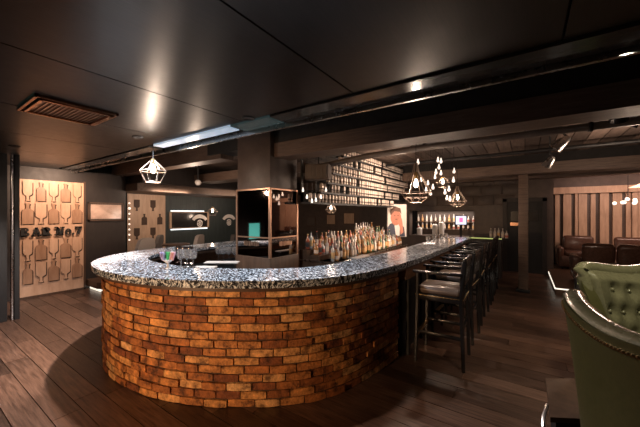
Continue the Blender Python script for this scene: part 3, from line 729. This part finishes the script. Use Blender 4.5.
# pinpoint camera-like dome on ceiling at left
t = thing('ceiling_sensor', 'small pale dome fixture hanging from the ceiling left of the column', 'fixture', tuple(pd(198, 183, 7.0)))
MB().sphere((0, 0, 0), .07, 12, 8).build('dome', M['white'], t); MB().tube([(0, 0, .05), (0, 0, 2.80-t.location.z)], .015, 6).build('stem', M['blackm'], t)

# adjustable metal spotlights on the ceiling at right
def ceiling_spot(px, py, d, lab, tilt, col, lit=True, sc=1):
    p = pd(px, py, d); t = thing('ceiling_spotlight', lab, 'spotlight', tuple(p), TH)
    R = Matrix.Rotation(tilt, 3, 'Y') @ Matrix.Rotation(.5, 3, 'X')
    MB().lathe([(.03*sc, .09*sc), (.05*sc, .05*sc), (.075*sc, -.06*sc), (.08*sc, -.10*sc), (.07*sc, -.10*sc), (.05*sc, .02*sc)], n=16, R=R).build('shade', M[col], t)
    if lit: MB().sphere(R @ Vector((0, 0, -.055*sc)), .035*sc, 10, 6).build('bulb', M['bulbdim'], t)
    MB().tube([R @ Vector((0, 0, .07*sc)), (.0, 0, .14*sc), (0, 0, 2.80-p.z)], .014, 6).build('stem', M['blackm'], t)
ceiling_spot(562, 143, 4.3, 'shiny metal spotlight under the boards, upper of the pair right of centre', .7, 'metal', True, 1.15)
ceiling_spot(550, 162, 4.6, 'small shiny metal spotlight, lower of the pair right of centre', .3, 'metal', True, .9)
ceiling_spot(619, 112, 3.1, 'black spotlight on the boards near the right edge', -.5, 'black', False, 1.0)
ceiling_spot(636, 118, 3.2, 'black spotlight at the very right edge of the ceiling', .4, 'black', False, .9)
ceiling_spot(416, 143, 4.6, 'small bright spotlight under the boards above the large teardrop pendant', .5, 'metal', True, .7)
spot('track_beam', (-.3, 4.3, 2.55), (-1.3, 4.6, 1.08), 26, TUNG, 80, .7, .03)
# cluster chandelier on the right
t = thing('glass_chandelier', 'low chandelier of bright glass globes before the slatted wall', 'chandelier', tuple(pd(628, 202, 7.4)))
MB().tube([(0, 0, 0), (0, 0, 2.8-t.location.z)], .008, 6).build('stem', M['blackm'], t)
for i in range(7):
    a = i*.9; MB().sphere((.25*math.cos(a)*(.5+.5*(i % 2)), .2*math.sin(a), random.uniform(-.05, .05)), .045, 10, 6).build('globe', M['bulbdim'], t)
    MB().tube([(0, 0, 0), (.25*math.cos(a)*(.5+.5*(i % 2)), .2*math.sin(a), 0)], .006, 5).build('arm', M['brass'], t)
struct(MB().plate([(0, 0), (.42, 0), (.36, .17)], lambda a, q, w_: (2.0+a, 9.9+w_, 2.22+q), .05).build('trim_27', M['slat']))

# ------------------------------------------------------------------ far serving niche contents
area('niche_light', (-2.2, 10.4, 1.66), (-2.2, 10.5, .9), 22, (1, .82, .70), 1.6, .3)
random.seed(21)
t = thing('niche_shelf', 'shelf unit in the bright serving niche at the far end', 'shelf', (-2.22, 10.75, .9))
MB().bx(-.95, .95, .05, .2, .005, .80).build('back_board', M['brownwall'], t)
for z in (.18, .42): MB().bx(-.95, .95, -.12, .05, z, z+.02).build('shelf_board', M['wood'], t)
for z, nm in ((1.10, 'lower'), (1.34, 'upper')):
    for i in range(13): put_bottle(random.choice([1, 4, 8, 7, 0, 5]), (-3.1+i*.145, 10.68, z), '%s shelf of the far niche, %s from left' % (nm, ordw(i)), '%s shelf of the far niche' % nm)
for i, (x, hgt, lab) in enumerate([(-2.45, .34, 'tall white cylinder lamp jar in the serving niche'), (-2.25, .42, 'white paper tower in the serving niche, centre'), (-2.95, .22, 'white low box in the serving niche, left')]):
    t = thing('white_canister', lab, 'canister', (x, 10.30, .90)); MB().lathe([(.07, 0), (.085, .01), (.085, hgt), (.05, hgt+.03)], n=12).build('body', M['white'], t); MB().lathe([(.052, hgt+.03), (.052, hgt+.05)], n=12).build('lid', M['metal'], t)
t = thing('till_screen', 'lit till screen with white, pink and blue display at the far end', 'screen', (-1.55, 9.6, 0), TH*.6)
MB().bx(-.16, .16, 0, .03, 1.28, 1.56).build('bezel', M['blackm'], t)
MB().box((0, -.004, 1.42), (.28, .006, .24)).build('display', mat('till_display', (.7, .7, .9), .3, emit=(.75, .80, 1), es=1.3), t)
MB().box((.0, -.009, 1.43), (.10, .006, .14)).build('display_tile', mat('till_tile', (.8, .1, .3), .3, emit=(.85, .2, .45), es=1.2), t)
MB().bx(-.03, .03, 0.01, .05, 0, 1.28).bx(-.12, .12, -.08, .12, 0, .02).build('stand', M['blackm'], t)
# side counter with lit edge and bottles
t = thing('side_counter', 'dark side counter with a yellow-green lit edge beyond the bar', 'counter', (-.82, 8.9, 0))
MB().bx(-.42, .33, -.25, .3, 0, .98).build('cabinet', M['darkwall'], t); MB().bx(-.44, .35, -.29, .32, .98, 1.0).build('top', M['black'], t)
MB().bx(-.44, .35, -.305, -.29, .98, 1.005).build('lit_edge', M['ledg'], t)
for i in range(5): put_bottle([1, 8, 7, 1, 4][i], (-.72+i*.085, 8.8+.05*(i % 2), 1.0), 'green-lit side counter, %s from left' % ordw(i), 'green-lit side counter')
# frames deep in the dark room, behind the bottles
for i, (px, py, w_, h_) in enumerate([(311, 225, .28, .26), (331, 223, .26, .26), (349, 222, .30, .28), (322, 236, .36, .18)]):
    _r = (px-320)/300; p = pd(px, py-3, 9.97/(RT.y*_r+FW.y))
    t = thing('dim_frame', 'dim square frame in the dark room, '+['left of the row', 'middle of the row', 'right of the row', 'lower one under the row'][i], 'frame', (p.x, 9.97, p.z))
    MB().bx(-w_*.8, w_*.8, 0, .03, -h_*.8, h_*.8).build('frame', M['wood'], t); MB().bx(-w_*.7, w_*.7, -.006, 0, -h_*.68, h_*.68).build('print', M['block'] if i in (0, 3) else M['slat'], t)
# slabs of dark shelf behind bottle area : a tall back screen
# ------------------------------------------------------------------ bar stools
def make_stool():
    t = thing('bar_stool', 'x', 'bar stool')      # faces -x (towards the bar); width along y
    W, D = .46, .44
    for sx in (-1, 1):
        for sy in (-1, 1):
            zt = .98 if sx < 0 else 1.14
            MB().tube([(sx*(D/2+.02), sy*W/2, 0), (sx*D/2, sy*W/2, .72), (sx*D/2+(.035 if sx > 0 else 0), sy*W/2, zt)], [.018, .023, .020], 6).build('leg', M['black'], t)
    MB().rbox((0, 0, .715), (D+.04, W+.02, .07), .012).build('seat_frame', M['black'], t)
    s = MB().rbox((-.01, 0, .785), (D, W-.04, .085), .04, seg=3).build('seat_cushion', M['cream'], t)
    b = MB()
    for sy in (-1, 1): b.box((0, sy*(W/2+.010), .735), (D+.05, .003, .004))
    for sx in (-1, 1): b.box((sx*(D/2+.022), 0, .735), (.003, W+.024, .004))
    for k in range(12):
        for sy in (-1, 1): b.sphere((-.2+k*.036, sy*(W/2+.010), .735), .006, 6, 4)
    for k in range(12):
        for sx in (-1, 1): b.sphere((sx*(D/2+.021), -.2+k*.036, .735), .006, 6, 4)
    b.build('nailheads', M['brass'], s)
    MB().rbox((D/2+.012, 0, .985), (.05, W-.03, .26), .018, ry=.09).build('backrest', M['leather'], t)
    MB().rbox((D/2+.035, 0, 1.13), (.04, W+.04, .035), .012).build('top_rail', M['black'], t)
    for sy in (-1, 1): MB().rbox((-.02, sy*W/2, .985), (D+.06, .055, .03), .012).build('armrest', M['black'], t)
    for sy in (-1, 1): MB().rbox((0, sy*W/2, .33), (D, .025, .035), .006).build('stretcher', M['black'], t)
    MB().rbox((D/2, 0, .40), (.025, W, .035), .006).build('stretcher', M['black'], t)
    MB().rbox((-D/2-.005, 0, .30), (.03, W, .035), .006).build('footrest', M['brass'], t)
    return t
st = make_stool(); names = ['nearest', 'second nearest', 'third nearest', 'fourth nearest', 'fifth nearest', 'farthest']
for i, y_ in enumerate((3.57, 4.35, 5.12, 5.88, 6.6, 7.25)):
    lab = 'black wooden bar stool with arms and leather seat, %s of the row' % names[i]; g_ = 'bar stools along the straight side'
    x = -.765+(.025 if i > 2 else 0); rz = [.03, -.04, .02, 0, .03, -.02][i]
    if i == 0: st.location = (x, y_, 0); st.rotation_euler.z = rz; st['label'] = lab; st['group'] = g_
    else: copy_tree(st, (x, y_, 0), rz, lab, g_)

# ------------------------------------------------------------------ green wing chairs
def make_wing():
    t = thing('wing_chair', 'x', 'armchair')
    NU, NV = 36, 26
    def shape(u, v):      # outer surface of the back
        ztop = 1.19 - .05*math.cos(u*PI*.9)*(1 if abs(u) < 1 else 1) + .0
        ztop = 1.165 + .035*(1-math.cos(u*PI)) * .6 - (.012*max(0, abs(u)-.86)/.14)
        z = .14 + v*(ztop-.14); hw = .30+.145*v**1.6
        return Vector((u*hw, .09*abs(u)**3 - .05*v**2, z))
    b = MB(); vs = []; fs = []
    for i in range(NU+1):
        for j in range(NV+1): vs.append(shape(-1+2*i/NU, j/NV))
    no = len(vs)
    for i in range(NU+1):
        for j in range(NV+1): vs.append(shape(-1+2*i/NU, j/NV)+Vector((0, .03, 0)))
    I = lambda s_, i, j: s_*no+i*(NV+1)+j
    for i in range(NU):
        for j in range(NV):
            fs += [(I(0, i, j), I(0, i+1, j), I(0, i+1, j+1), I(0, i, j+1)), (I(1, i, j), I(1, i, j+1), I(1, i+1, j+1), I(1, i+1, j))]
    for i in range(NU): fs += [(I(0, i, 0), I(1, i, 0), I(1, i+1, 0), I(0, i+1, 0)), (I(0, i, NV), I(0, i+1, NV), I(1, i+1, NV), I(1, i, NV))]
    for j in range(NV): fs += [(I(0, 0, j), I(0, 0, j+1), I(1, 0, j+1), I(1, 0, j)), (I(0, NU, j), I(1, NU, j), I(1, NU, j+1), I(0, NU, j+1))]
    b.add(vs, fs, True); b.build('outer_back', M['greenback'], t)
    # tufted inner back
    tufts = []
    for r in range(4):
        for c in range(4 if r % 2 else 5): tufts.append((-.70+c*.35+(.175 if r % 2 else 0), .36+r*.165))
    def inn(u, v):
        p = shape(u*.97, v*.985)
        th = .125*(1-.10*abs(u)**4)
        dz = 0
        for (a, c) in tufts:
            q = ((u-a)/.12)**2+((v-c)/.055)**2; dz += math.exp(-q)
        edge = min(1, (1-abs(u))/.08) if abs(u) > .92 else 1
        edge2 = min(1, (1-v)/.07)
        return p+Vector((0, .03+(th+.02-.042*min(dz, 1))*math.sqrt(max(edge, 0))*math.sqrt(max(edge2, 0)), 0))
    b = MB(); NU2, NV2 = 72, 60; vs = []; fs = []
    for i in range(NU2+1):
        for j in range(NV2+1): vs.append(inn(-1+2*i/NU2, .25+.75*j/NV2))
    for i in range(NU2):
        for j in range(NV2): a = i*(NV2+1)+j; fs.append((a, a+NV2+1, a+NV2+2, a+1))
    b.add(vs, fs, True); ib_ = b.build('tufted_inner_back', M['green'], t)
    for (a, c) in tufts:
        p = inn(a, c); MB().sphere((p.x, p.y+.006, p.z), .014, 8, 6).build('button', M['green'], ib_)
    # piped roll round the edge
    pts = [shape(-1, j/16)+Vector((0, .055, 0)) for j in range(4, 16)]+[shape(-1+2*i/30, 1)+Vector((0, .055, -.02)) for i in range(31)]+[shape(1, j/16)+Vector((0, .055, 0)) for j in range(15, 3, -1)]
    n_ = len(pts); MB().tube(pts, [.03+.02*math.sin(PI*k/(n_-1))**.5 for k in range(n_)], 12).build('edge_roll', M['green'], t)
    b = MB()
    ed = [(-.95, j/34) for j in range(3, 33)]+[(-.95+1.9*i/44, .965) for i in range(45)]+[(.95, j/34) for j in range(32, 2, -1)]
    for (u, v) in ed: b.sphere(shape(u, v)+Vector((0, -.003, 0)), .0075, 6, 4)
    b.build('nailhead_trim', M['brass'], t)
    for sx in (-1, 1):
        pl = [(.12, .16), (.70, .16), (.70, .52), (.66, .60), (.40, .62), (.26, .74), (.17, .98), (.12, 1.10)]
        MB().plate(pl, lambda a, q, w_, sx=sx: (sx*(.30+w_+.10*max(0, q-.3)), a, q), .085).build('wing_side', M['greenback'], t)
        MB().tube([(sx*.37, .22, .62), (sx*.37, .45, .63), (sx*.37, .70, .60)], [.05, .055, .055], 12).build('arm_roll', M['green'], t)
    MB().rbox((0, .40, .42), (.62, .58, .14), .05, seg=3).build('seat_cushion', M['green'], t)
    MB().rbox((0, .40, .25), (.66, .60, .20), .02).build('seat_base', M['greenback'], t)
    for sx in (-1, 1):
        for yy in (.08, .66): MB().lathe([(.018, 0), (.028, .15)], (sx*.28, yy, 0), 10).build('leg', M['wood'], t)
    return t
A = make_wing()
A['label'] = 'green leather wing chair nearest the camera, seen from its studded back'; A['group'] = 'green wing chairs'
ya = math.atan2(-.95, .31); A.location = (.27, 1.62, 0); A.rotation_euler.z = ya
Bc = copy_tree(A, (.68, 3.47, 0), math.atan2(-.56, -.83), 'green leather wing chair with buttoned back facing the camera', 'green wing chairs')
# dark low table between them
t = thing('low_table', 'glossy dark brown angular table beside the nearest green chair', 'table', (.4, 2.5, 0))
poly = [(-.28, .16), (.02, .37), (.24, .26), (.30, .0), (-.28, -.33)]
MB().prism(poly, .42, .45).build('table_top', M['wood'], t)
MB().prism([(x*.9, y_*.9) for x, y_ in poly], .05, .42).build('apron', M['blackm'], t)
MB().prism([(x*.8, y_*.8) for x, y_ in poly], 0, .05).build('plinth', M['blackm'], t)
MB().tube([(-.30, -.42, .02), (-.315, -.36, .30), (-.31, -.26, .40), (-.285, -.16, .43)], .010, 8).build('chrome_trim', M['metal'], t)
cup = thing('tea_light_cup', 'small pale pink cup on the dark table behind the green chair', 'cup', (*at(583, 372, .45), .451))
MB().lathe([(.025, 0), (.04, .05), (.045, .07), (.04, .07), (.02, .01)], n=12).build('cup', mat('pink_ceramic', (.70, .42, .38), .4), cup)

# ------------------------------------------------------------------ sofas, table at the far right
def sofa(x, y_, wd, rz, lab, z=.14, h=.86):
    t = thing('leather_sofa', lab, 'sofa', (x, y_, z), rz)
    MB().rbox((0, 0, .22), (wd, .75, .30), .04).build('base', M['brownleather'], t)
    n = max(1, round(wd/.7))
    for i in range(n):
        c = -wd/2+.12+(wd-.24)*(i+.5)/n; ww = (wd-.24)/n-.02
        MB().rbox((c, -.06, .42), (ww, .62, .14), .05, seg=3).build('seat_cushion', M['brownleather'], t)
        MB().rbox((c, .27, .66), (ww, .2, h-.44), .08, seg=3, rx=-.15).build('back_cushion', M['brownleather'], t)
    for s in (-1, 1): MB().rbox((s*(wd/2-.05), 0, .38), (.14, .75, .42), .06, seg=3).build('armrest', M['brownleather'], t)
    for sx in (-1, 1):
        for sy in (-1, 1): MB().lathe([(.02, 0), (.025, .08)], (sx*(wd/2-.08), sy*.3, 0), 8).build('leg', M['blackm'], t)
sofa(1.2, 10.55, .92, 0, 'brown leather armchair-width sofa at the left end of the slatted wall')
sofa(2.25, 10.55, .92, 0, 'brown leather sofa in the middle of the slatted wall')
sofa(3.4, 10.55, 1.1, 0, 'brown leather sofa at the right end of the slatted wall')
sofa(1.5, 8.55, 1.3, PI, 'dark brown sofa with its back to the camera on the platform')
sofa(2.9, 8.3, 1.2, PI, 'dark sofa at the right edge, back to the camera on the platform')
t = thing('cocktail_table', 'small dark table with bottles behind the green buttoned chair', 'table', (1.75, 6.9, 0))
MB().lathe([(.30, .70), (.31, .71), (.31, .735), (.30, .74)], n=24).build('table_top', M['black'], t)
MB().lathe([(.2, 0), (.2, .02), (.03, .04), (.03, .70)], n=14).build('pedestal', M['blackm'], t)
for i, (dx, dy) in enumerate(((-.10, .03), (.02, -.02))):
    t = thing('lit_glass', ['pale glass jar on the small table, left one', 'pale glass jar on the small table, right one'][i], 'glass', (1.75+dx, 6.9+dy, .74))
    MB().lathe([(.035, 0), (.04, .01), (.04, .09), (.018, .12), (.018, .20)], n=12).build('jar', M['b_pale'], t); MB().lathe([(.02, .20), (.02, .22)], n=10).build('lid', M['blackm'], t)
t = thing('menu_block', 'low block with green-lit front on the floor near the platform', 'menu block', (.86, 6.9, 0))
MB().rbox((0, 0, .23), (.26, .22, .46), .01).build('block', M['blackm'], t); MB().box((0, -.113, .42), (.22, .006, .04)).build('lit_face', M['ledg'], t)

# ------------------------------------------------------------------ lounge chairs in the left room
def lounge(x, y_, rz, mm, lab, hh=1.08):
    t = thing('dining_chair', lab, 'chair', (x, y_, 0), rz)
    b = MB(); pts = [(-.24, .45), (.24, .45), (.26, hh-.2), (.2, hh-.04), (.1, hh), (-.1, hh), (-.2, hh-.04), (-.26, hh-.2)]
    b.plate(pts, lambda a, q, w_: (a, -.2-w_-(q-.45)*.12, q), .08); b.build('backrest', M[mm], t)
    MB().rbox((0, .05, .43), (.5, .52, .12), .04, seg=3).build('seat', M[mm], t)
    for sx in (-1, 1):
        for sy in (-1, 1): MB().tube([(sx*.21, .05+sy*.21, .38), (sx*.23, .05+sy*.24, 0)], [.02, .013], 8).build('leg', M['wood'], t)
def lp(px, d): p = pd(px, 214, d); return p.x, p.y
for px, d, rz, mm, lab, hh in [(134, 6.7, 2.0, 'fabric', 'beige upholstered chair, leftmost behind the bar', 1.08), (147, 7.8, 2.4, 'greyfab', 'grey round-backed chair right of the beige chair', 1.06), (187, 7.4, 2.2, 'fabric', 'beige wide-backed chair beneath the lit mirror', 1.10), (220, 7.6, 2.4, 'greyfab', 'dark round-backed chair under the white emblem', 1.08), (234, 8.7, 2.4, 'greyfab', 'dark round-backed chair half hidden by the mirrored column', 1.08)]:
    x, y_ = lp(px, d); lounge(x, y_, rz, mm, lab, hh)
x, y_ = lp(176, 6.3); t = thing('high_table', 'round dark high table in front of the lit mirror', 'table', (x, y_, 0))
MB().lathe([(.26, .955), (.27, .96), (.27, .98), (.26, .985)], n=24).build('table_top', M['wood'], t); MB().lathe([(.2, 0), (.2, .02), (.03, .04), (.03, .955)], n=12).build('pedestal', M['blackm'], t)
area('left_room_light', (-7.2, 4.1, 2.1), (-8.6, 4.1, 1.3), 12, TUNG, .9, .1)
area('left_room_light', (-6.9, 6.4, 2.1), (-8.6, 6.4, 1.0), 14, TUNG, 2.5, .1)

point('fill_point', (1.2, 5.6, 2.2), 34, TUNG, .08)  # added fill points brighten the ceiling boards and left room, no fixtures
point('fill_point', (-5.6, 3.6, 2.1), 26, TUNG, .08)

spot('poster_light', (-1.9, 6.2, 2.3), (-2.58, 7.1, 1.45), 70, TUNG, 50, .6, .03)

point('fill_point', (-1.7, 4.9, 2.25), 14, TUNG, .08)
